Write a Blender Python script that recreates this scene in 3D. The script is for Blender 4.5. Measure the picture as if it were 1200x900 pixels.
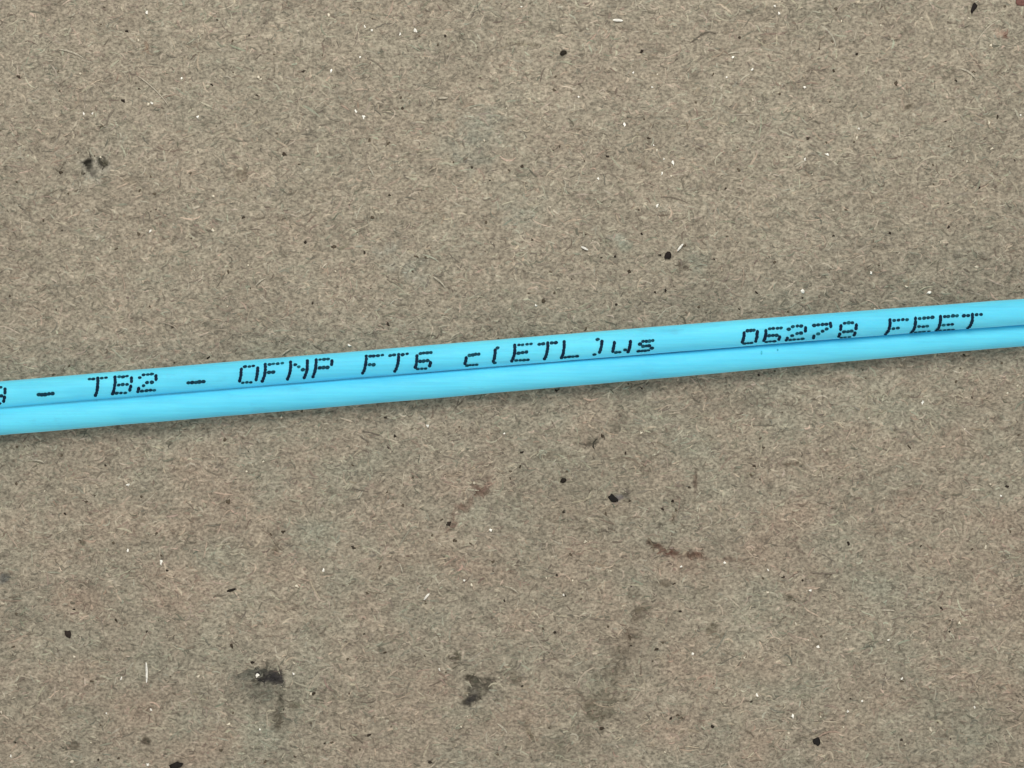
import bpy, math
import numpy as np

# ------------------------------------------------------------------ reset
for o in list(bpy.data.objects):
    bpy.data.objects.remove(o, do_unlink=True)
scene = bpy.context.scene
COL = scene.collection

# ------------------------------------------------------------------ scale
# One unit = one metre.  A strand of the cable is 2 mm thick; K is the size in
# metres of one picture element of the photograph measured on the cardboard.
K = 0.0625e-3
CAM_H = 0.150

# ------------------------------------------------------------------ camera
cd = bpy.data.cameras.new("camera")
cam = bpy.data.objects.new("camera", cd)
COL.objects.link(cam)
cam.location = (0, 0, CAM_H)
cam.rotation_euler = (0, 0, 0)
cd.sensor_width = 36.0
cd.lens = 36.0 * CAM_H / (1200 * K)
cd.clip_start = 0.005
cd.clip_end = 20.0
scene.camera = cam

# ------------------------------------------------------------------ light
world = bpy.data.worlds.new("World")
scene.world = world
world.use_nodes = True
wbg = world.node_tree.nodes["Background"]
wbg.inputs["Color"].default_value = (1.0, 0.985, 0.96, 1)
wbg.inputs["Strength"].default_value = 0.445


def area(name, loc, target, size, watts, col):
    ld = bpy.data.lights.new(name, "AREA")
    ld.shape = "DISK"
    ld.size = size
    ld.energy = watts
    ld.color = col
    o = bpy.data.objects.new(name, ld)
    COL.objects.link(o)
    o.location = loc
    dx, dy, dz = (target[i] - loc[i] for i in range(3))
    h = math.hypot(dx, dy)
    o.rotation_euler = (math.atan2(h, -dz), 0, math.atan2(-dx, dy) if h > 1e-6 else 0)
    return o


# a broad bench lamp standing beyond the far edge of the board, to the left
lamp = area("bench_lamp", (-0.005, 0.105, 0.155), (0, 0, 0), 0.11, 0.25, (1.0, 0.985, 0.95))
# the weaker lamp on the near side of the bench
lamp2 = area("bench_lamp", (0.08, -0.30, 0.19), (0, 0, 0), 0.24, 0.35, (1.0, 0.985, 0.95))

scene.view_settings.view_transform = "Standard"
scene.view_settings.look = "None"
scene.view_settings.exposure = 0.0
scene.view_settings.gamma = 1.0
scene.view_settings.use_curve_mapping = False
scene.render.engine = "CYCLES"
scene.render.resolution_x = 1024
scene.render.resolution_y = 768
scene.cycles.max_bounces = 6
scene.cycles.filter_width = 1.4

rng = np.random.default_rng(7)


# ------------------------------------------------------------------ helpers
def srgb(r, g, b):
    f = lambda c: (c / 255 / 12.92) if c <= 10 else ((c / 255 + 0.055) / 1.055) ** 2.4
    return np.array([f(r), f(g), f(b)])


def mesh_np(name, verts, faces, mat, parent=None, colors=None, smooth=True):
    """verts (n,3), faces (m,4) or (m,3) -> one mesh object."""
    verts = np.asarray(verts, dtype=np.float32)
    faces = np.asarray(faces, dtype=np.int32)
    k = faces.shape[1]
    me = bpy.data.meshes.new(name)
    me.vertices.add(len(verts))
    me.vertices.foreach_set("co", verts.ravel())
    me.loops.add(faces.size)
    me.loops.foreach_set("vertex_index", faces.ravel())
    me.polygons.add(len(faces))
    me.polygons.foreach_set("loop_start", np.arange(0, faces.size, k, dtype=np.int32))
    me.update(calc_edges=True)
    if smooth:
        me.polygons.foreach_set("use_smooth", np.ones(len(faces), dtype=bool))
    if colors is not None:
        at = me.color_attributes.new("tint", "FLOAT_COLOR", "POINT")
        c4 = np.ones((len(verts), 4), dtype=np.float32)
        c4[:, :3] = np.clip(colors, 0, 1)
        at.data.foreach_set("color", c4.ravel())
    me.materials.append(mat)
    me.validate()
    o = bpy.data.objects.new(name, me)
    COL.objects.link(o)
    if parent is not None:
        o.parent = parent
    return o


def new_mat(name, rough=0.6, spec=0.5):
    m = bpy.data.materials.new(name)
    m.use_nodes = True
    nt = m.node_tree
    b = nt.nodes["Principled BSDF"]
    b.inputs["Roughness"].default_value = rough
    b.inputs["Specular IOR Level"].default_value = spec
    return m, nt, b


def noise_node(nt, scale, detail=3, rough=0.55, stretch=(1, 1, 1)):
    tc = nt.nodes.new("ShaderNodeTexCoord")
    mp = nt.nodes.new("ShaderNodeMapping")
    mp.inputs["Scale"].default_value = stretch
    nz = nt.nodes.new("ShaderNodeTexNoise")
    nz.inputs["Scale"].default_value = scale
    nz.inputs["Detail"].default_value = detail
    nz.inputs["Roughness"].default_value = rough
    nt.links.new(tc.outputs["Object"], mp.inputs["Vector"])
    nt.links.new(mp.outputs["Vector"], nz.inputs["Vector"])
    return nz


def remap(nt, src, a, b, lo, hi):
    r = nt.nodes.new("ShaderNodeMapRange")
    r.inputs["From Min"].default_value = a
    r.inputs["From Max"].default_value = b
    r.inputs["To Min"].default_value = lo
    r.inputs["To Max"].default_value = hi
    nt.links.new(src, r.inputs["Value"])
    return r.outputs["Result"]


def attr_times(nt, b, factors):
    """base colour = stored pigment colour x procedural variation"""
    at = nt.nodes.new("ShaderNodeAttribute")
    at.attribute_name = "tint"
    cur = at.outputs["Color"]
    for f in factors:
        v = nt.nodes.new("ShaderNodeVectorMath")
        v.operation = "SCALE"
        nt.links.new(cur, v.inputs[0])
        nt.links.new(f, v.inputs["Scale"])
        cur = v.outputs["Vector"]
    nt.links.new(cur, b.inputs["Base Color"])


# ------------------------------------------------------------------ materials
M_board, nt, b = new_mat("kraft_board", 0.92, 0.15)
n1 = noise_node(nt, 5200, 3, 0.6, (0.8, 1, 1))
n2 = noise_node(nt, 900, 3, 0.6, (0.6, 1, 1))
attr_times(nt, b, [remap(nt, n1.outputs["Fac"], 0.3, 0.7, 0.52, 1.48),
                   remap(nt, n2.outputs["Fac"], 0.3, 0.7, 0.93, 1.07)])
bp = nt.nodes.new("ShaderNodeBump")
bp.inputs["Strength"].default_value = 0.9
bp.inputs["Distance"].default_value = 0.00005
nt.links.new(n1.outputs["Fac"], bp.inputs["Height"])
nt.links.new(bp.outputs["Normal"], b.inputs["Normal"])

M_fibre, nt, b = new_mat("paper_fibre", 0.85, 0.2)
n1 = noise_node(nt, 5200, 3, 0.6, (0.8, 1, 1))
attr_times(nt, b, [remap(nt, n1.outputs["Fac"], 0.3, 0.7, 0.74, 1.26)])
bp = nt.nodes.new("ShaderNodeBump")
bp.inputs["Strength"].default_value = 0.7
bp.inputs["Distance"].default_value = 0.00005
nt.links.new(n1.outputs["Fac"], bp.inputs["Height"])
nt.links.new(bp.outputs["Normal"], b.inputs["Normal"])

M_speck, nt, b = new_mat("inclusion_speck", 0.75, 0.25)
n1 = noise_node(nt, 6000, 2, 0.5)
attr_times(nt, b, [remap(nt, n1.outputs["Fac"], 0.3, 0.7, 0.7, 1.3)])

M_jacket, nt, b = new_mat("aqua_jacket", 0.6, 0.35)
n1 = noise_node(nt, 260, 4, 0.6, (0.25, 1, 1))
n2 = noise_node(nt, 3000, 3, 0.6)
cr = nt.nodes.new("ShaderNodeValToRGB")
cr.color_ramp.elements[0].position = 0.30
cr.color_ramp.elements[1].position = 0.72
cr.color_ramp.elements[0].color = (0.088, 0.610, 0.870, 1)
cr.color_ramp.elements[1].color = (0.150, 0.755, 0.955, 1)
nt.links.new(n1.outputs["Fac"], cr.inputs["Fac"])
# fine lengthwise extrusion streaks
n4 = noise_node(nt, 4200, 3, 0.6, (0.035, 1, 1))
vs_ = nt.nodes.new("ShaderNodeVectorMath")
vs_.operation = "SCALE"
nt.links.new(cr.outputs["Color"], vs_.inputs[0])
nt.links.new(remap(nt, n4.outputs["Fac"], 0.3, 0.7, 0.93, 1.07), vs_.inputs["Scale"])
# faint grey scuffs in the jacket
n3 = noise_node(nt, 700, 4, 0.65, (0.5, 1.4, 1))
mx = nt.nodes.new("ShaderNodeMix")
mx.data_type = "RGBA"
mx.inputs["B"].default_value = (0.10, 0.42, 0.58, 1)
nt.links.new(remap(nt, n3.outputs["Fac"], 0.60, 0.80, 0.0, 0.55), mx.inputs["Factor"])
nt.links.new(vs_.outputs["Vector"], mx.inputs["A"])
nt.links.new(mx.outputs["Result"], b.inputs["Base Color"])
nt.links.new(remap(nt, n2.outputs["Fac"], 0.3, 0.7, 0.55, 0.70), b.inputs["Roughness"])
bp = nt.nodes.new("ShaderNodeBump")
b.inputs["Subsurface Weight"].default_value = 0.30
b.inputs["Sheen Weight"].default_value = 0.6
b.inputs["Sheen Roughness"].default_value = 0.35
b.inputs["Sheen Tint"].default_value = (0.85, 1.0, 1.0, 1)
b.inputs["Subsurface Radius"].default_value = (0.3, 0.8, 1.0)
b.inputs["Subsurface Scale"].default_value = 0.0006
bp.inputs["Strength"].default_value = 0.25
bp.inputs["Distance"].default_value = 0.00002
nt.links.new(n2.outputs["Fac"], bp.inputs["Height"])
nt.links.new(bp.outputs["Normal"], b.inputs["Normal"])

M_ink, nt, b = new_mat("printing_ink", 0.7, 0.15)
n1 = noise_node(nt, 9000, 2, 0.5)
attr_times(nt, b, [remap(nt, n1.outputs["Fac"], 0.3, 0.7, 0.75, 1.25)])


# ------------------------------------------------------------------ cardboard
# fine grid over the part seen, a few coarse rows out to the sheet's edges
STEP = 2.0
X0, X1, Y0, Y1 = -230, 1430, -180, 1080
fx = np.arange(X0, X1 + 0.1, STEP)
fy = np.arange(Y0, Y1 + 0.1, STEP)
NXF, NYF = len(fx), len(fy)


def fnoise(wx, wy, seed, falloff=None):
    """band-limited random field on the fine grid, unit deviation"""
    r = np.random.default_rng(seed)
    f = np.fft.rfft2(r.standard_normal((NYF, NXF)))
    kx = np.fft.rfftfreq(NXF, STEP)[None, :]
    ky = np.fft.fftfreq(NYF, STEP)[:, None]
    q = np.sqrt((kx * wx) ** 2 + (ky * wy) ** 2)
    g = np.exp(-0.5 * (q / 0.5) ** 2)
    g[0, 0] = 0
    out = np.fft.irfft2(f * g, s=(NYF, NXF))
    return (out - out.mean()) / out.std()


GX, GY = np.meshgrid(fx, fy)
BASE = np.array([0.292, 0.255, 0.193])

n_fine = fnoise(7, 5, 1)
n_mid = fnoise(26, 14, 2)
n_big = fnoise(120, 90, 3)
n_tint = fnoise(46, 34, 4)
n_tint2 = fnoise(70, 50, 5)
wobx, woby = fnoise(16, 16, 6), fnoise(16, 16, 8)
wx2, wy2 = fnoise(7, 7, 9), fnoise(7, 7, 10)

color = np.ones((NYF, NXF, 3)) * BASE
val = 1 + 0.08 * n_fine + 0.03 * n_mid + 0.02 * n_big
color *= val[..., None]
# greenish and pinkish pulp clouds, stronger towards the near half of the sheet
amp = 0.35 + 0.65 * np.clip((GY - 380) / 120, 0, 1)
t = amp * n_tint
color *= 1 + t[..., None] * np.array([-0.016, 0.007, 0.008])
color *= 1 + (amp * n_tint2)[..., None] * np.array([0.008, -0.004, -0.006])


def ell(cx, cy, rx, ry, deg=0, wob=0.3, soft=0.35):
    """soft-edged ragged patch: 1 inside, 0 outside"""
    a = math.radians(deg)
    ux, uy = GX - cx + wob * rx * (0.6 * wobx + 0.4 * wx2), GY - cy + wob * ry * (0.6 * woby + 0.4 * wy2)
    px = ux * math.cos(a) + uy * math.sin(a)
    py = -ux * math.sin(a) + uy * math.cos(a)
    d = np.sqrt((px / rx) ** 2 + (py / ry) ** 2)
    return np.clip((1 + soft - d) / (2 * soft), 0, 1)


def poly(pts, soft=1.6, wob=1.4):
    """ragged polygon patch"""
    x, y = GX + wob * wx2, GY + wob * wy2
    inside = np.zeros(x.shape, bool)
    dist = np.full(x.shape, 1e9)
    n = len(pts)
    for i in range(n):
        (ax, ay), (bx, by) = pts[i], pts[(i + 1) % n]
        c = ((ay > y) != (by > y))
        if ay != by:
            inside ^= c & (x < (bx - ax) * (y - ay) / (by - ay) + ax)
        L = (bx - ax) ** 2 + (by - ay) ** 2
        s = np.clip(((x - ax) * (bx - ax) + (y - ay) * (by - ay)) / L, 0, 1)
        dist = np.minimum(dist, np.hypot(x - ax - s * (bx - ax), y - ay - s * (by - ay)))
    return np.clip(0.5 + np.where(inside, dist, -dist) / (2 * soft), 0, 1)


STAINS = []          # (mask, colour, strength)


def stain(mask, rgb, k):
    STAINS.append((mask, srgb(*rgb) * 0.94, min(1.0, k * 1.12)))


# dirty ink smudge, lower left
stain(ell(306, 806, 30, 20, 0, 0.35, 0.6), (92, 93, 82), 0.62)
stain(ell(292, 790, 22, 5, -6, 0.4, 0.5), (84, 86, 78), 0.6)
stain(poly([(299, 788), (318, 785), (333, 784), (333, 801), (318, 800), (303, 799)], 2.2, 2.0), (48, 46, 46), 0.88)
stain(poly([(304, 788), (312, 776), (315, 778), (308, 792)], 1.6), (62, 62, 54), 0.8)
stain(ell(330, 826, 4, 12, 0, 0.4), (66, 64, 54), 0.75)
stain(ell(326, 842, 6, 9, 0, 0.4), (78, 72, 60), 0.65)
stain(ell(345, 826, 7, 4, 10, 0.5), (84, 78, 64), 0.6)
stain(ell(300, 801, 4, 3, 20, 0.3), (48, 46, 38), 0.8)
# dark flake, lower middle
stain(poly([(547, 791), (554, 788), (560, 794), (580, 796), (577, 804), (571, 814), (560, 821), (548, 828),
            (538, 825), (546, 815), (546, 808), (550, 802)], 1.8, 1.6), (76, 72, 62), 0.85)
stain(poly([(546, 817), (560, 813), (556, 823), (544, 826)], 1.6), (58, 55, 52), 0.8)
stain(ell(550, 793, 5, 4, 0, 0.3), (50, 46, 36), 0.8)
stain(ell(554, 809, 4, 4, 0, 0.3), (118, 113, 101), 0.75)
stain(ell(535, 768, 4.5, 7, 0, 0.5), (66, 62, 48), 0.8)
stain(ell(527, 771, 3.5, 3, 0, 0.4), (58, 52, 42), 0.8)
stain(ell(533, 778, 2.5, 3, 0, 0.4), (76, 70, 58), 0.7)
stain(ell(606, 794, 10, 5, 25, 0.4), (98, 90, 76), 0.6)
stain(ell(556, 838, 20, 9, 0, 0.5, 0.7), (118, 116, 100), 0.36)
# pale grey patch with two black nicks, upper left
stain(ell(111, 196, 17, 17, 20, 0.35, 0.4), (158, 153, 138), 0.7)
stain(poly([(96, 191), (104, 184), (108, 187), (107, 196), (105, 203)], 1.3, 0.8), (34, 32, 26), 0.95)
stain(ell(109, 199, 4.4, 8, -25, 0.3), (80, 77, 68), 0.8)
stain(poly([(113, 183), (118, 184), (122, 192), (118, 196), (114, 191)], 1.3, 0.6), (26, 26, 18), 0.96)
stain(ell(122, 190, 4, 5, 0, 0.3), (78, 74, 60), 0.85)
stain(ell(95, 203, 2.4, 2.2), (70, 66, 56), 0.8)
stain(ell(124, 208, 3, 2.4), (88, 84, 72), 0.7)
stain(ell(283, 204, 8, 7, 0, 0.3), (122, 111, 95), 0.7)
# greenish pulp patches
stain(ell(556, 165, 26, 26, 30, 0.5, 0.7), (140, 142, 128), 0.55)
stain(ell(612, 250, 22, 16, 0, 0.5, 0.7), (146, 147, 132), 0.5)
stain(ell(726, 281, 12, 6, 10, 0.4, 0.5), (164, 165, 148), 0.65)
stain(ell(733, 289, 8, 5, 0, 0.4, 0.5), (140, 143, 126), 0.6)
stain(ell(814, 305, 16, 14, 0, 0.5, 0.6), (134, 138, 122), 0.45)
stain(ell(798, 312, 6, 5, 20, 0.4), (98, 90, 78), 0.8)
stain(ell(480, 318, 22, 14, 40, 0.5, 0.6), (150, 150, 136), 0.45)
stain(ell(452, 292, 16, 6, -30, 0.4, 0.5), (160, 158, 144), 0.5)
stain(ell(20, 700, 34, 26, 0, 0.5, 0.7), (124, 122, 108), 0.4)
stain(ell(860, 470, 40, 12, -5, 0.5, 0.7), (112, 108, 95), 0.5)
# red-brown smears, right of centre
stain(poly([(758, 632), (768, 636), (780, 643), (796, 646), (792, 651), (778, 649), (766, 641), (758, 635)], 1.8, 1.2),
      (84, 58, 48), 0.85)
stain(ell(760, 635, 4, 2, 20), (60, 48, 40), 0.8)
stain(ell(815, 650, 10, 5, -10, 0.4), (104, 78, 66), 0.75)
stain(ell(808, 651, 3, 3), (66, 52, 44), 0.8)
stain(ell(815, 566, 2.4, 14, 4, 0.3), (86, 68, 58), 0.75)
stain(ell(560, 572, 3.5, 10, -32, 0.4), (108, 84, 72), 0.7)
stain(ell(548, 590, 12, 4, -35, 0.4), (120, 104, 90), 0.55)
stain(ell(790, 604, 2.6, 7, 18, 0.3), (92, 80, 66), 0.75)
stain(ell(700, 512, 12, 3, -28, 0.4), (94, 90, 78), 0.65)
stain(ell(722, 500, 12, 4, -40, 0.4), (104, 96, 84), 0.6)
stain(ell(693, 519, 7, 2.4, -8, 0.3), (44, 40, 34), 0.85)
stain(ell(640, 533, 14, 3, -14, 0.4), (104, 96, 82), 0.6)
stain(ell(660, 532, 8, 2.4, 0, 0.4), (98, 92, 78), 0.55)
stain(ell(726, 582, 8, 4, -30, 0.4), (88, 90, 104), 0.7)
stain(ell(733, 576, 4.5, 5, 0, 0.4), (52, 50, 46), 0.85)
stain(ell(738, 587, 2.2, 5, 0, 0.3), (70, 66, 58), 0.75)
# darker smear running down below the middle
stain(ell(752, 712, 9, 7, -40, 0.5), (98, 92, 78), 0.65)
stain(ell(742, 738, 5, 22, 20, 0.5, 0.7), (106, 92, 78), 0.45)
stain(ell(720, 786, 10, 74, 25, 0.5, 0.8), (100, 92, 78), 0.5)
# faint reddish scratches left of them
stain(ell(563, 574, 3.2, 17, 38, 0.4, 0.6), (98, 72, 62), 0.68)
stain(ell(534, 608, 3.2, 26, 48, 0.4, 0.7), (108, 84, 72), 0.55)
stain(ell(655, 600, 60, 4, -4, 0.5, 0.8), (124, 106, 92), 0.3)
stain(ell(840, 655, 34, 2.6, 6, 0.5, 0.7), (108, 84, 72), 0.45)
stain(ell(728, 772, 20, 20, 20, 0.5, 0.7), (112, 104, 90), 0.36)
stain(ell(706, 812, 22, 26, 20, 0.5, 0.7), (110, 106, 90), 0.36)
stain(ell(694, 834, 12, 9, 0, 0.5), (88, 82, 66), 0.5)
stain(ell(648, 872, 24, 18, 0, 0.5, 0.8), (104, 100, 85), 0.38)
stain(ell(622, 858, 4, 11, -25, 0.4), (96, 86, 68), 0.65)
stain(ell(780, 683, 6, 5, 0, 0.4), (104, 94, 80), 0.7)
stain(ell(832, 734, 7, 7, 0, 0.4), (92, 86, 70), 0.7)
stain(ell(842, 745, 14, 2.4, -12, 0.3), (100, 92, 76), 0.6)
stain(ell(926, 699, 5.5, 5, 0, 0.4), (84, 78, 64), 0.75)
stain(ell(806, 651, 15, 3, 0, 0.4), (100, 86, 72), 0.5)
stain(ell(930, 545, 14, 3, 6, 0.4), (98, 90, 76), 0.6)
stain(ell(96, 634, 6, 4.5, 0, 0.4), (90, 82, 68), 0.7)
stain(ell(323, 645, 4, 7, 0, 0.4), (100, 90, 74), 0.6)
stain(ell(172, 869, 4.5, 5, 0, 0.3), (82, 74, 62), 0.8)
stain(ell(86, 875, 10, 6, 0, 0.4), (100, 92, 78), 0.55)
stain(ell(2, 679, 8, 5, 0, 0.4), (94, 94, 90), 0.75)
stain(ell(15, 270, 12, 6, 30, 0.5), (132, 122, 106), 0.6)
stain(ell(153, 213, 8, 3, 0, 0.4), (122, 112, 95), 0.6)
stain(ell(172, 55, 3, 7, 0, 0.3), (132, 112, 95), 0.7)
stain(ell(1063, 126, 10, 3, -14, 0.3), (96, 88, 74), 0.8)
stain(ell(1178, 41, 5, 3.4, 0, 0.4), (122, 86, 72), 0.8)
stain(ell(1170, 39, 6, 4, 0, 0.4), (172, 148, 130), 0.6)
stain(ell(1091, 46, 2.5, 9, 0, 0.4), (118, 110, 94), 0.7)
stain(ell(812, 105, 5, 14, -10, 0.5), (134, 125, 108), 0.5)
stain(ell(614, 52, 20, 2.2, 8, 0.4), (120, 111, 94), 0.6)
stain(ell(745, 193, 16, 2.4, 10, 0.5), (116, 107, 90), 0.6)
stain(ell(510, 247, 16, 6, -6, 0.5, 0.6), (132, 122, 105), 0.5)
stain(ell(700, 560, 90, 60, 0, 0.4, 0.8), (128, 121, 105), 0.4)
# scattered darker pulp flecks without sharp edges
for i in range(230):
    cx, cy = rng.uniform(X0 + 20, X1 - 20), rng.uniform(Y0 + 20, Y1 - 20)
    s = rng.uniform(1.6, 3.6)
    ix, iy = int((cx - X0) / STEP), int((cy - Y0) / STEP)
    sl = (slice(max(iy - 8, 0), iy + 9), slice(max(ix - 8, 0), ix + 9))
    gx, gy = GX[sl] - cx + 1.2 * wx2[sl], GY[sl] - cy + 1.2 * wy2[sl]
    a = rng.normal(0, 0.6)
    px, py = gx * math.cos(a) + gy * math.sin(a), -gx * math.sin(a) + gy * math.cos(a)
    m = np.clip(1.4 - np.hypot(px / (s * rng.uniform(1, 2.2)), py / s), 0, 1)[..., None] * rng.uniform(0.3, 0.75)
    color[sl] = color[sl] * (1 - m) + BASE * 0.42 * m

for m, c, k in STAINS:
    mk = (m * k * np.clip(1 - 0.16 * n_fine, 0.6, 1.0))[..., None]
    color = color * (1 - mk) + c * mk * (0.9 + 0.1 * val[..., None])

relief = (0.018 * n_fine + 0.030 * n_mid + 0.05 * n_big) * 1e-3     # metres


def to_xy(px, py):
    return (px - 600.0) * K, (450.0 - py) * K


# tensor grid: coarse margin + fine field + coarse margin
mxs = np.array([-2600, -1500, -800, -420, -300])
cx_all = np.concatenate([mxs, fx, 1200 - mxs[::-1]])
mys = np.array([-2000, -1100, -600, -320, -240])
cy_all = np.concatenate([mys, fy, 900 - mys[::-1]])
pad = ((5, 5), (5, 5))
col_all = np.ones((len(cy_all), len(cx_all), 3)) * BASE
col_all[5:-5, 5:-5] = color
z_all = np.pad(relief, pad)
gx, gy = np.meshgrid(cx_all, cy_all)
vx, vy = to_xy(gx, gy)
nx, ny = len(cx_all), len(cy_all)
V = np.stack([vx, vy, z_all], -1).reshape(-1, 3)
idx = np.arange(nx * ny).reshape(ny, nx)
F = np.stack([idx[1:, :-1], idx[1:, 1:], idx[:-1, 1:], idx[:-1, :-1]], -1).reshape(-1, 4)
# side walls and underside: the sheet is 4 mm thick
loop = np.concatenate([idx[0, :], idx[1:, -1], idx[-1, -2::-1], idx[-2:0:-1, 0]])
low = V[loop].copy()
low[:, 2] = -0.004
base_i = len(V)
V = np.concatenate([V, low])
n = len(loop)
j = np.arange(n)
walls = np.stack([loop[j], loop[(j + 1) % n], base_i + (j + 1) % n, base_i + j], -1)
corner = [base_i, base_i + nx - 1, base_i + nx + ny - 2, base_i + 2 * nx + ny - 3]
F = np.concatenate([F, walls, np.array([corner])])
Cc = np.concatenate([col_all.reshape(-1, 3), np.ones((n, 3)) * BASE])
board = mesh_np("cardboard_sheet", V, F, M_board, None, Cc)
board["kind"] = "structure"
board["label"] = "brown kraft cardboard sheet flecked with fibres, specks and dark smudges"


def board_at(px, py):
    ix = np.clip(((px - X0) / STEP).astype(int), 0, NXF - 1)
    iy = np.clip(((py - Y0) / STEP).astype(int), 0, NYF - 1)
    return color[iy, ix], relief[iy, ix]


# ------------------------------------------------------------------ fibres of the board's face
def fibres(name, N, seed, lmed, wid, zlo, zhi, light, dark, spread, bend=1.0):
    r = np.random.default_rng(seed)
    cx = r.uniform(X0 + 30, X1 - 30, N)
    cy = r.uniform(Y0 + 30, Y1 - 30, N)
    L = np.clip(lmed * np.exp(r.normal(0, 0.45, N)), 3.5, 42)
    ang = np.where(r.random(N) < 0.62, r.normal(0, 0.55, N), r.uniform(-math.pi / 2, math.pi / 2, N))
    kap = r.normal(0, 1.0, N) * bend
    kap2 = r.normal(0, 0.8, N) * bend
    w = r.uniform(wid[0], wid[1], N)
    S = 5
    s = np.linspace(-0.5, 0.5, S)
    px = np.zeros((N, S))
    py = np.zeros((N, S))
    th = ang[:, None] + kap[:, None] * s[None, :] + kap2[:, None] * (s[None, :] ** 2 - 0.08) * 2.0
    d = L / (S - 1)
    cxs = np.cumsum(np.cos(th), 1) * d[:, None]
    cys = np.cumsum(np.sin(th), 1) * d[:, None]
    px = cx[:, None] + cxs - cxs.mean(1, keepdims=True)
    py = cy[:, None] + cys - cys.mean(1, keepdims=True)
    prof = np.array([0.35, 0.95, 1.0, 0.9, 0.3])
    hw = 0.5 * w[:, None] * prof[None, :]
    nxn, nyn = -np.sin(th), np.cos(th)
    c0, z0 = board_at(px.ravel(), py.ravel())
    z0 = z0.reshape(N, S)
    lift = r.uniform(zlo, zhi, N)[:, None] * 1e-3
    arch = lift * np.array([0.35, 0.9, 1.0, 0.9, 0.35])[None, :]
    zc = z0 + arch
    P = np.zeros((N, S, 3, 3))
    for k, off in enumerate((-1, 0, 1)):
        ax, ay = to_xy(px + off * hw * nxn, py + off * hw * nyn)
        P[:, :, k, 0], P[:, :, k, 1] = ax, ay
        P[:, :, k, 2] = zc - (0 if off == 0 else 1) * (hw * K * 0.55)
    base = np.arange(N)[:, None, None] * (S * 3)
    a = (np.arange(S - 1)[:, None] * 3 + np.arange(2)[None, :])[None]
    q = base + a
    Fq = np.stack([q, q + 1, q + 4, q + 3], -1).reshape(-1, 4)
    # orientation: up
    mult = 1 + r.normal(0, spread, N)
    u = r.random(N)
    mult = np.where(u < light, r.uniform(1.14, 1.52, N), mult)
    mult = np.where(u > 1 - dark, r.uniform(0.54, 0.84, N), mult)
    hue = 1 + r.normal(0, 0.015, (N, 3)) + r.normal(0, 0.034, N)[:, None] * np.array([-1.0, 0.45, 0.35])
    ccol = c0.reshape(N, S, 3)[:, 2]
    # stained fibres keep the stain, a light fibre a little less of it
    cf = ccol * mult[:, None] * hue
    Cv = np.repeat(cf, S * 3, 0)
    o = mesh_np(name, P.reshape(-1, 3), Fq[:, ::-1], M_fibre, board, Cv)
    o["kind"] = "stuff"
    return o


fibres("surface_fibres", 78000, 21, 7.5, (1.4, 3.0), 0.005, 0.05, 0.26, 0.16, 0.10, 1.3)
fibres("surface_fibres", 3500, 22, 13.0, (1.4, 2.4), 0.03, 0.07, 0.40, 0.15, 0.09, 1.0)

# ------------------------------------------------------------------ specks and stray fibres
WHITE, CREAM = (246, 242, 230), (214, 204, 182)
BLACK, BROWN, REDBROWN = (26, 22, 18), (74, 64, 50), (104, 68, 60)


def speck_geo(px, py, rx, ry, deg, seed, h=0.05, zb=0.035, jag=(0.45, 1.35)):
    r = np.random.default_rng(seed)
    n = 9
    a = np.linspace(0, 2 * math.pi, n, endpoint=False) + r.uniform(-0.2, 0.2, n)
    rad = r.uniform(jag[0], jag[1], n)
    ca, sa = math.cos(math.radians(deg)), math.sin(math.radians(deg))
    vs, x0y0 = [], to_xy(px, py)
    for ring, zz in ((1.0, zb - 0.06), (1.0, zb + 0.35 * h), (0.62, zb + h)):
        ex, ey = np.cos(a) * rad * rx * ring, np.sin(a) * rad * ry * ring
        X, Y = to_xy(px + ex * ca - ey * sa, py + ex * sa + ey * ca)
        vs.append(np.stack([X, Y, np.full(n, zz * 1e-3) + r.normal(0, 0.006e-3, n)], -1))
    cx, cy = x0y0
    vs.append(np.array([[cx, cy, (zb + h * 1.05) * 1e-3]]))
    V = np.concatenate(vs)
    V[:, 2] += board_at(np.array([px]), np.array([py]))[1][0]
    F = []
    for k in range(2):
        for i in range(n):
            i2 = (i + 1) % n
            F += [(k * n + i2, k * n + i, (k + 1) * n + i), (k * n + i2, (k + 1) * n + i, (k + 1) * n + i2)]
    for i in range(n):
        F.append((2 * n + (i + 1) % n, 2 * n + i, 3 * n))
    return V, np.array(F)


joined = {}


def add_joined(key, V, F, rgb):
    Vs, Fs, Cs = joined.setdefault(key, ([], [], []))
    off = sum(len(v) for v in Vs)
    Vs.append(V)
    Fs.append(F + off)
    Cs.append(np.ones((len(V), 3)) * srgb(*rgb))


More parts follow.
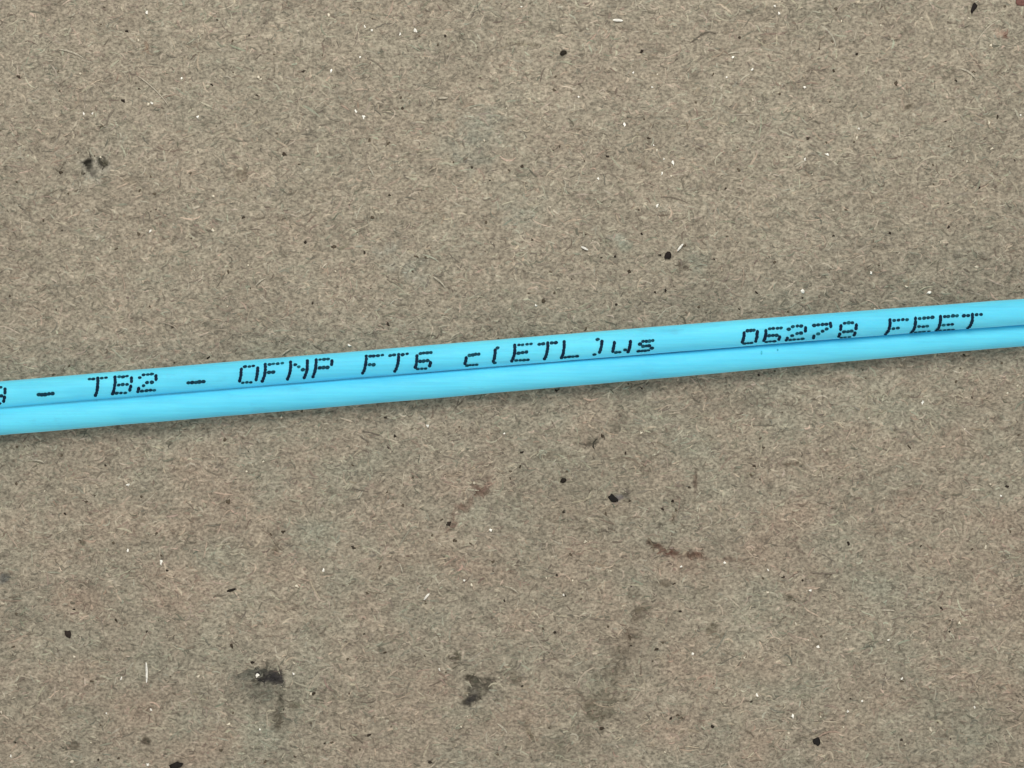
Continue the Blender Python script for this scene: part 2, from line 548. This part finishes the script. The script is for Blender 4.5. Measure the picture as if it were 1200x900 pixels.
white_small = [(172, 15), (162, 47), (213, 92), (303, 90), (306, 93), (388, 83), (98, 133), (108, 133), (174, 122),
               (178, 121), (250, 230), (176, 271), (232, 137), (385, 18), (428, 32), (436, 36), (469, 40), (487, 36),
               (422, 67), (611, 8), (659, 30), (417, 130), (426, 137), (678, 114), (732, 146), (764, 102), (742, 85),
               (770, 176), (778, 186), (789, 191), (776, 203), (786, 206), (701, 209), (770, 241), (908, 7), (913, 16),
               (1032, 30), (859, 67), (851, 91), (881, 82), (943, 102), (882, 117), (1006, 151), (1004, 162),
               (943, 187), (1133, 189), (1196, 135), (1159, 144), (969, 181), (150, 568), (150, 645), (189, 659),
               (379, 668), (125, 836), (142, 795), (177, 832), (13, 886), (84, 893), (173, 896), (305, 855), (345, 777),
               (344, 789), (591, 508), (501, 499), (556, 566), (575, 621), (544, 680), (671, 680), (660, 697),
               (515, 785), (779, 881), (798, 664), (1081, 472), (1160, 567), (1173, 581), (849, 659), (900, 668),
               (950, 692), (1124, 730), (1041, 750), (812, 766), (887, 814), (872, 770), (1010, 821), (1142, 829),
               (929, 839), (993, 833), (1057, 795), (959, 758), (364, 813), (302, 791), (118, 184), (766, 170),
               (628, 358), (1021, 320), (1089, 343), (940, 341), (410, 405)]
for i, (x, y) in enumerate(white_small):
    s = rng.uniform(1.1, 1.9)
    V, F = speck_geo(x, y, s, s * rng.uniform(1.0, 1.7), rng.normal(0, 25), 100 + i, 0.06, 0.06)
    add_joined("light_specks", V, F, WHITE if rng.random() < 0.7 else CREAM)
for i in range(130):
    x, y = rng.uniform(X0 + 30, X1 - 30), rng.uniform(Y0 + 30, Y1 - 30)
    s = rng.uniform(0.8, 1.7)
    V, F = speck_geo(x, y, s, s * rng.uniform(1.0, 1.8), rng.uniform(0, 180), 700 + i, 0.05, 0.05)
    add_joined("light_specks", V, F, CREAM)

dark_small = [(149, 37, 2.4), (22, 90, 3), (144, 118, 3), (71, 202, 2.8), (163, 104, 1.8), (248, 99, 2), (333, 181, 2.8),
              (391, 289, 2.8), (358, 284, 2), (164, 223, 2), (285, 255, 2), (51, 258, 2), (752, 60, 2.8), (760, 162, 2.4),
              (712, 183, 2.6), (472, 127, 2), (513, 52, 2.2), (436, 255, 2.4), (624, 281, 1.8), (752, 274, 2.4),
              (773, 299, 2.2), (705, 302, 2.2), (737, 318, 3.0), (721, 301, 2), (780, 340, 2), (656, 172, 2),
              (553, 196, 1.8), (612, 195, 2.4), (947, 162, 2.2), (968, 167, 1.8), (1169, 137, 2.2), (1004, 63, 2.2),
              (977, 83, 1.8), (1050, 98, 2.8), (867, 44, 1.8), (850, 221, 2), (1043, 273, 2.2), (852, 277, 2.2),
              (1148, 220, 1.8), (264, 515, 3), (268, 588, 3.2), (101, 588, 2), (77, 602, 2), (332, 623, 2.6),
              (136, 727, 2.6), (87, 714, 1.8), (272, 757, 2.8), (296, 776, 2.4), (367, 813, 2.6), (346, 887, 2.2),
              (139, 889, 1.8), (706, 511, 2.8), (463, 511, 2.4), (455, 525, 1.8), (612, 530, 2.4), (610, 546, 2.4),
              (598, 552, 1.9), (598, 561, 2.2), (526, 614, 3.2), (533, 633, 2.4), (453, 577, 2), (413, 545, 1.8),
              (733, 531, 2.2), (451, 765, 2.2), (591, 704, 1.8), (790, 684, 2.6), (705, 853, 2.6), (786, 842, 2.2),
              (794, 838, 2), (612, 804, 2), (808, 571, 2.4), (884, 546, 2.2), (891, 514, 2.2), (1066, 524, 2.8),
              (1180, 570, 2), (994, 637, 2.6), (1139, 643, 2), (1079, 640, 2), (835, 851, 2.2), (1112, 740, 1.8),
              (788, 587, 2), (637, 353, 2.6), (738, 587, 1.8), (738, 747, 2.4), (769, 761, 2.4), (797, 716, 2.4),
              (244, 419, 2.6), (886, 343, 2.4), (866, 362, 2.0), (202, 383, 2.2), (652, 458, 2.4), (752, 455, 2.2),
              (654, 457, 2.0), (1130, 416, 2.0), (1139, 466, 1.6)]
for i, (x, y, s) in enumerate(dark_small):
    V, F = speck_geo(x, y, s, s * rng.uniform(0.4, 0.85), rng.uniform(-60, 90), 1200 + i, 0.03, 0.035)
    add_joined("dark_specks", V, F, ((40, 33, 25), (62, 53, 41), (82, 72, 58))[rng.choice(3, p=(0.4, 0.35, 0.25))])
for i in range(420):
    x, y = rng.uniform(X0 + 30, X1 - 30), rng.uniform(Y0 + 30, Y1 - 30)
    s = rng.uniform(0.7, 1.7)
    V, F = speck_geo(x, y, s * rng.uniform(1, 1.8), s, rng.normal(0, 45), 1900 + i, 0.02, 0.03)
    add_joined("dark_specks", V, F, (88, 78, 63) if rng.random() < 0.75 else (52, 45, 36))
for key, (Vs, Fs, Cs) in joined.items():
    o = mesh_np(key, np.concatenate(Vs), np.concatenate(Fs), M_speck, board, np.concatenate(Cs))
    o["kind"] = "stuff"

# the larger inclusions, each a piece of its own
big = [("dark_speck", 80, 743, 4.2, 5.2, -20, (44, 36, 30)), ("dark_speck", 783, 300, 4.2, 4.6, 20, (26, 18, 14)),
       ("dark_speck", 660, 563, 3.6, 3.6, 0, (28, 22, 14)), ("dark_speck", 660, 62, 3.4, 4.0, 30, (34, 28, 18)),
       ("dark_speck", 957, 869, 4.4, 5.0, 20, (28, 25, 22)), ("dark_speck", 1141, 9, 2.9, 6.8, 22, (28, 22, 20)),
       ("dark_speck", 206, 897, 8.0, 4.4, -8, (30, 26, 22)), ("dark_speck", 718, 584, 7.0, 4.6, 32, (24, 21, 18)),
       ("red_brown_speck", 1197, 1, 9.0, 8.0, 10, (112, 78, 70)),
       ("dark_speck", 272, 691, 5.6, 1.8, -14, (30, 25, 18))]
for i, (nm, x, y, rx, ry, dg, rgb) in enumerate(big):
    V, F = speck_geo(x, y, rx, ry, dg, 3000 + i, 0.06, 0.07, (0.72, 1.18))
    o = mesh_np(nm, V, F, M_speck, board, np.ones((len(V), 3)) * srgb(*rgb))

stray = [(172, 788, 24, 88, 2.6, 0.1, WHITE), (84, 62, 30, 18, 2.4, 0.25, CREAM), (724, 24, 12, 3, 3.2, 0.1, WHITE),
         (519, 115, 12, -3, 2.6, 0.1, CREAM), (938, 191, 16, -28, 2.4, 0.2, CREAM), (589, 853, 16, 42, 2.6, 0.3, CREAM),
         (500, 699, 10, -50, 2.6, 0.1, WHITE), (797, 290, 11, -52, 2.6, 0.1, WHITE), (336, 412, 14, -36, 2.2, 0.2, CREAM),
         (45, 540, 14, 8, 2.2, 0.3, CREAM), (435, 200, 14, 60, 2.4, 0.2, CREAM), (860, 62, 14, -8, 2, 0.2, CREAM),
         (1135, 86, 26, 30, 2.4, 0.5, CREAM), (600, 690, 16, 25, 1.8, 0.4, CREAM), (180, 105, 52, 42, 1.6, 0.2, CREAM),
         (685, 291, 9, 25, 2.6, 0.1, WHITE), (470, 665, 12, 70, 1.8, 0.2, CREAM), (1040, 715, 16, 2, 2.4, 0.1, CREAM),
         (305, 330, 14, -40, 2, 0.3, CREAM), (515, 330, 20, 40, 2, 0.3, CREAM)]
for i, (x, y, L, dg, w, bend, rgb) in enumerate(stray):
    S = 9
    s = np.linspace(-0.5, 0.5, S)
    th = math.radians(dg) + bend * 2 * s
    xs = np.cumsum(np.cos(th)) * L / (S - 1)
    ys = np.cumsum(np.sin(th)) * L / (S - 1)
    xs, ys = x + xs - xs.mean(), y + ys - ys.mean()
    hw = 0.5 * w * np.array([0.3, 0.7, 0.95, 1, 1, 1, 0.9, 0.7, 0.3])
    zz = 0.11e-3 + 0.05e-3 * (1 - (2 * s) ** 2)
    V, F = [], []
    for k in range(S):
        for off, dz in ((-1, -0.6), (-0.5, 0), (0.5, 0), (1, -0.6)):
            X, Y = to_xy(xs[k] - off * hw[k] * math.sin(th[k]), ys[k] + off * hw[k] * math.cos(th[k]))
            V.append((X, Y, zz[k] + dz * hw[k] * K))
    for k in range(S - 1):
        for q in range(3):
            a = k * 4 + q
            F.append((a + 4, a + 5, a + 1, a))
    mesh_np("paper_fibre", np.array(V), np.array(F), M_speck, board, np.ones((len(V), 3)) * srgb(*rgb) * (0.85 if rgb is WHITE else 0.62))

# ------------------------------------------------------------------ cable
# path of the upper strand's upper outline, its radius and the twist of the pair,
# measured along the photograph and turned into metres at the strand's height
ux = np.array([-700, -300, 0, 40, 180, 440, 580, 800, 1000, 1160, 1200, 1500, 1900])
ut = np.array([505, 472, 447.2, 444.4, 430.8, 409.6, 398.2, 380.6, 365.4, 352.9, 350.3, 330, 305])
pt = np.polyfit(ux[1:-1], ut[1:-1], 3)
TOP = lambda x: np.polyval(pt, x)
RAD = lambda x: np.interp(x, [-700, 440, 800, 1160, 1900], [15.75, 15.75, 15.5, 15.0, 14.8])
_tx = np.arange(-800, 2001, 10.0)
_th = np.interp(_tx, [-700, 0, 150, 300, 450, 600, 750, 900, 1050, 1160, 1300, 1900],
                [2, 4, 4, 5, 9, 12, 17, 23, 29, 32.5, 35, 38])
_k = np.exp(-0.5 * (np.arange(-15, 16) / 6.0) ** 2)
_th = np.convolve(np.pad(_th, 15, mode="edge"), _k / _k.sum(), "valid")
TWIST = lambda x: np.radians(np.interp(x, _tx, _th))
JOIN = 0.995


def strand_centres(px):
    """centres (metres) of the upper and the lower strand and the radius"""
    px = np.asarray(px, float)
    r = RAD(px) * K
    th = TWIST(px)
    d = 2 * r * JOIN
    zl = r + 0.035e-3
    zu = zl + d * np.sin(th)
    fu = (CAM_H - zu) / CAM_H
    Xu = (px - 600) * K * fu
    Yu = (450 - (TOP(px) + RAD(px))) * K * fu
    Yl = Yu - d * np.cos(th)
    return np.stack([Xu, Yu, zu], -1), np.stack([Xu + 0.0, Yl, zl], -1), r, th


cable = bpy.data.objects.new("twin_strand_cable", None)
cable.empty_display_size = 0.01
COL.objects.link(cable)
cable["label"] = "thin aqua blue twin-strand cable with dark dot-matrix print crossing the cardboard"
cable["category"] = "cable"

PXS = np.arange(-620, 1821, 5.0)
CU, CL, RR, TH = strand_centres(PXS)
wob = np.cumsum(rng.normal(0, 1, (2, len(PXS))), 1)
wob -= np.stack([np.convolve(np.pad(w, 20, mode="edge"), np.ones(41) / 41, "valid") for w in wob])
wob *= 0.0030
NS = 56


def tube(name, C, R, mat, parent):
    n = len(C)
    a = np.linspace(0, 2 * math.pi, NS, endpoint=False)
    T = np.gradient(C, axis=0)
    T /= np.linalg.norm(T, axis=1, keepdims=True)
    up = np.array([0, 0, 1.0])
    side = np.cross(up, T)
    side /= np.linalg.norm(side, axis=1, keepdims=True)
    nn = np.cross(T, side)
    P = C[:, None] + R[:, None, None] * (np.cos(a)[None, :, None] * nn[:, None] + np.sin(a)[None, :, None] * side[:, None])
    V = P.reshape(-1, 3)
    i = np.arange(n - 1)[:, None] * NS
    j = np.arange(NS)[None]
    j2 = (j + 1) % NS
    F = np.stack([i + j, i + j2, i + NS + j2, i + NS + j], -1).reshape(-1, 4)
    V = np.concatenate([V, C[:1], C[-1:]])
    cap = []
    for k in range(0, NS, 2):
        cap.append((len(V) - 2, (k + 2) % NS, k + 1, k))
        b0 = (n - 1) * NS
        cap.append((len(V) - 1, b0 + k, b0 + k + 1, b0 + (k + 2) % NS))
    return mesh_np(name, V, np.concatenate([F, np.array(cap)]), mat, parent)


upper = tube("strand", CU, RR * (1 + wob[0]), M_jacket, cable)
upper["label"] = "printed upper strand"
lower = tube("strand", CL, RR * (1 + wob[1]), M_jacket, cable)
lower["label"] = "plain lower strand"
# thin web of jacket joining the strands
mid = 0.5 * (CU + CL)
web_h = 0.36 * RR
perp = np.stack([np.zeros_like(TH), np.sin(TH), np.cos(TH)], -1)   # across the web's thickness
acr = np.stack([np.zeros_like(TH), np.cos(TH), -np.sin(TH)], -1) * -1
ring = []
web_v = np.interp(PXS, [-300, 100, 500, 800, 1200], [0.34, 0.32, 0.27, 0.18, 0.10])
for u, v in ((-0.42, 1), (-0.14, 0.96), (0.14, 0.96), (0.42, 1), (0.42, -1), (0.14, -0.96), (-0.14, -0.96), (-0.42, -1)):
    d_dir = (CU - CL) / np.linalg.norm(CU - CL, axis=1, keepdims=True)
    p_dir = np.cross(np.array([1.0, 0, 0]), d_dir)
    ring.append(mid + d_dir * (u * RR)[:, None] + p_dir * (v * web_v * RR)[:, None])
ring = np.stack(ring, 1)
n = len(PXS)
i = np.arange(n - 1)[:, None] * 8
j = np.arange(8)[None]
Fw = np.stack([i + j, i + (j + 1) % 8, i + 8 + (j + 1) % 8, i + 8 + j], -1).reshape(-1, 4)
Fw = np.concatenate([Fw, [[0, 3, 4, 7], [0, 1, 2, 3], [4, 5, 6, 7]],
                     np.array([[7, 4, 3, 0], [3, 2, 1, 0], [7, 6, 5, 4]]) + (n - 1) * 8])
mesh_np("joining_web", ring.reshape(-1, 3), Fw, M_jacket, cable)

# ------------------------------------------------------------------ dot-matrix printing
GL = {
    "T": ["11111", "00100", "00100", "00100", "00100", "00100", "00100"],
    "B": ["11110", "10001", "10001", "11110", "10001", "10001", "11110"],
    "2": ["01110", "10001", "00001", "00110", "01000", "10000", "11111"],
    "-": ["00000", "00000", "00000", "00000", "11111", "00000", "00000"],
    "O": ["01110", "10001", "10001", "10001", "10001", "10001", "01110"],
    "F": ["11111", "10000", "10000", "11100", "10000", "10000", "10000"],
    "N": ["10001", "11001", "10101", "10011", "10001", "10001", "10001"],
    "P": ["11110", "10001", "10001", "11110", "10000", "10000", "10000"],
    "6": ["01111", "10000", "10000", "11110", "10001", "10001", "01110"],
    "c": ["00000", "00000", "01111", "10000", "10000", "10000", "01111"],
    "(": ["01000", "10000", "10000", "10000", "10000", "10000", "01000"],
    "E": ["11111", "10000", "10000", "11110", "10000", "10000", "11111"],
    "L": ["10000", "10000", "10000", "10000", "10000", "10000", "11111"],
    ")": ["10000", "01000", "01000", "01000", "01000", "01000", "10000"],
    "u": ["00000", "00000", "10001", "10001", "10001", "10011", "01101"],
    "s": ["00000", "00000", "01111", "10000", "01110", "00001", "11110"],
    "0": ["01110", "10001", "10001", "10001", "10001", "10001", "01110"],
    "7": ["11111", "00001", "00010", "00100", "01000", "10000", "10000"],
    "8": ["01110", "10001", "10001", "01110", "10001", "10001", "01110"],
}
# glyph, place of its first column, column pitch, phase of its middle row round
# the strand (degrees from straight up, towards the seam), row pitch, slant per row
TEXT = [("8", -11.5, 4.3, 4, 12.0, -0.65), ("-", 45.5, 4.2, 3, 11.5, -0.65),
        ("T", 104.6, 5.0, 2, 12.4, -0.72), ("B", 134.8, 4.8, 2, 12.0, -0.72), ("2", 163.4, 4.8, 2, 12.0, -0.55),
        ("-", 221.6, 4.3, 6, 11.5, -0.65),
        ("O", 282.6, 4.8, 4, 11.5, -0.75), ("F", 310.8, 5.0, 2, 12.0, -0.8), ("N", 340.6, 4.9, 2, 12.0, -0.85),
        ("P", 370.4, 4.6, 1, 12.2, -0.9),
        ("F", 429.2, 4.6, 5, 12.2, -0.95), ("T", 457.4, 4.8, 9, 12.0, -1.0), ("6", 488.4, 4.2, 9, 11.4, -0.7),
        ("c", 546.6, 3.6, 12, 11.6, -0.7), ("(", 580.2, 3.4, 12, 11.2, -0.8), ("E", 603.2, 4.7, 8, 11.4, -0.8),
        ("T", 632.0, 4.9, 12, 11.6, -0.9), ("L", 661.0, 4.6, 12, 11.6, -0.8), (")", 700.2, 5.0, 11, 11.0, -0.9),
        ("u", 719.6, 4.8, 11, 11.0, -0.7), ("s", 749.8, 3.8, 13, 11.0, -0.5),
        ("0", 871.8, 3.9, 22, 10.0, -0.8), ("6", 897.6, 4.4, 22, 10.2, -0.9), ("2", 924.6, 4.8, 21, 10.4, -0.8),
        ("7", 954.0, 4.8, 21, 10.0, -0.4), ("8", 985.4, 4.5, 30, 12.4, -0.9),
        ("F", 1043.0, 5.0, 32, 11.8, -1.15), ("E", 1072.8, 5.0, 34, 12.4, -1.1), ("E", 1102.0, 4.9, 34, 12.4, -1.1),
        ("T", 1129.8, 4.9, 35, 11.8, -1.2)]
INK_THIN, INK_FULL = np.array([0.003, 0.055, 0.085]), np.array([0.001, 0.010, 0.035])


def on_strand(px, phi, lift):
    px = np.asarray(px, float)
    c, _, r, _ = strand_centres(px)
    # place measured at the print's own height, then the strand's section there
    fz = (CAM_H - c[..., 2] - (r + lift) * np.cos(phi)) / (CAM_H - c[..., 2])
    c, _, r, _ = strand_centres(600 + (px - 600) * fz)
    rr = r + lift
    return np.stack([c[..., 0], c[..., 1] - rr * np.sin(phi), c[..., 2] + rr * np.cos(phi)], -1)


for gi, (g, x0, pitch, phase, dphi, slant) in enumerate(TEXT):
    rows = GL[g]
    Vs, Fs, Cs, off = [], [], [], 0
    for ri in range(7):
        for ci in range(5):
            if rows[ri][ci] != "1":
                continue
            col_run = (ri > 0 and rows[ri - 1][ci] == "1") or (ri < 6 and rows[ri + 1][ci] == "1")
            px = x0 + ci * pitch + slant * ri * ri / 6.0 + 1.6 * (ri / 6.0) + rng.normal(0, 0.10 if col_run else 0.25)
            ph = math.radians(phase + (ri - 3) * dphi + rng.normal(0, 0.7))
            rad = rng.uniform(1.9, 2.1) if col_run else rng.uniform(1.8, 2.25) * (1.12 if g == "-" else 1.0)
            m = 12
            a = np.linspace(0, 2 * math.pi, m, endpoint=False)
            rr = rad * (1 + rng.normal(0, 0.05, m))
            RP = float(RAD(px))
            pxs = np.concatenate([[px], px + rr * np.cos(a) * (1.0 if col_run else 1.22)])
            phs = np.concatenate([[ph], ph + rr * np.sin(a) * (1.3 if col_run else 0.95) / RP])
            lift = 0.016e-3 + 0.0006e-3 * (ri * 5 + ci)
            P = on_strand(pxs, phs, lift)
            Vs.append(P)
            Fs += [(off, off + 1 + (k + 1) % m, off + 1 + k) for k in range(m)]
            tmix = rng.uniform(0.7, 1.0) if col_run else (rng.uniform(-0.1, 0.7) if rng.random() > 0.07 else -0.9)
            Cs.append(np.ones((m + 1, 3)) * (INK_THIN * (1 - tmix) + INK_FULL * tmix).clip(0.001, 1))
            off += m + 1
    mesh_np("printed_character", np.concatenate(Vs), np.array(Fs), M_ink, upper, np.concatenate(Cs))

# two faint smears of ink on the plain strand
for px, ph0, ln in ((892, -0.25, 2.4), (911, -0.35, 1.6)):
    a = np.linspace(0, 2 * math.pi, 14, endpoint=False)
    pxs = px + np.concatenate([[0], np.cos(a) * 1.1])
    phs = ph0 + np.concatenate([[0], np.sin(a) * ln]) / 15.3
    _, c, r, _ = strand_centres(pxs)
    rr = r + 0.012e-3
    P = np.stack([c[:, 0], c[:, 1] - rr * np.sin(phs), c[:, 2] + rr * np.cos(phs)], -1)
    mesh_np("ink_smear", P, np.array([(0, 1 + (k + 1) % 14, 1 + k) for k in range(14)]), M_ink, lower,
            np.ones((15, 3)) * np.array([0.06, 0.46, 0.60]))
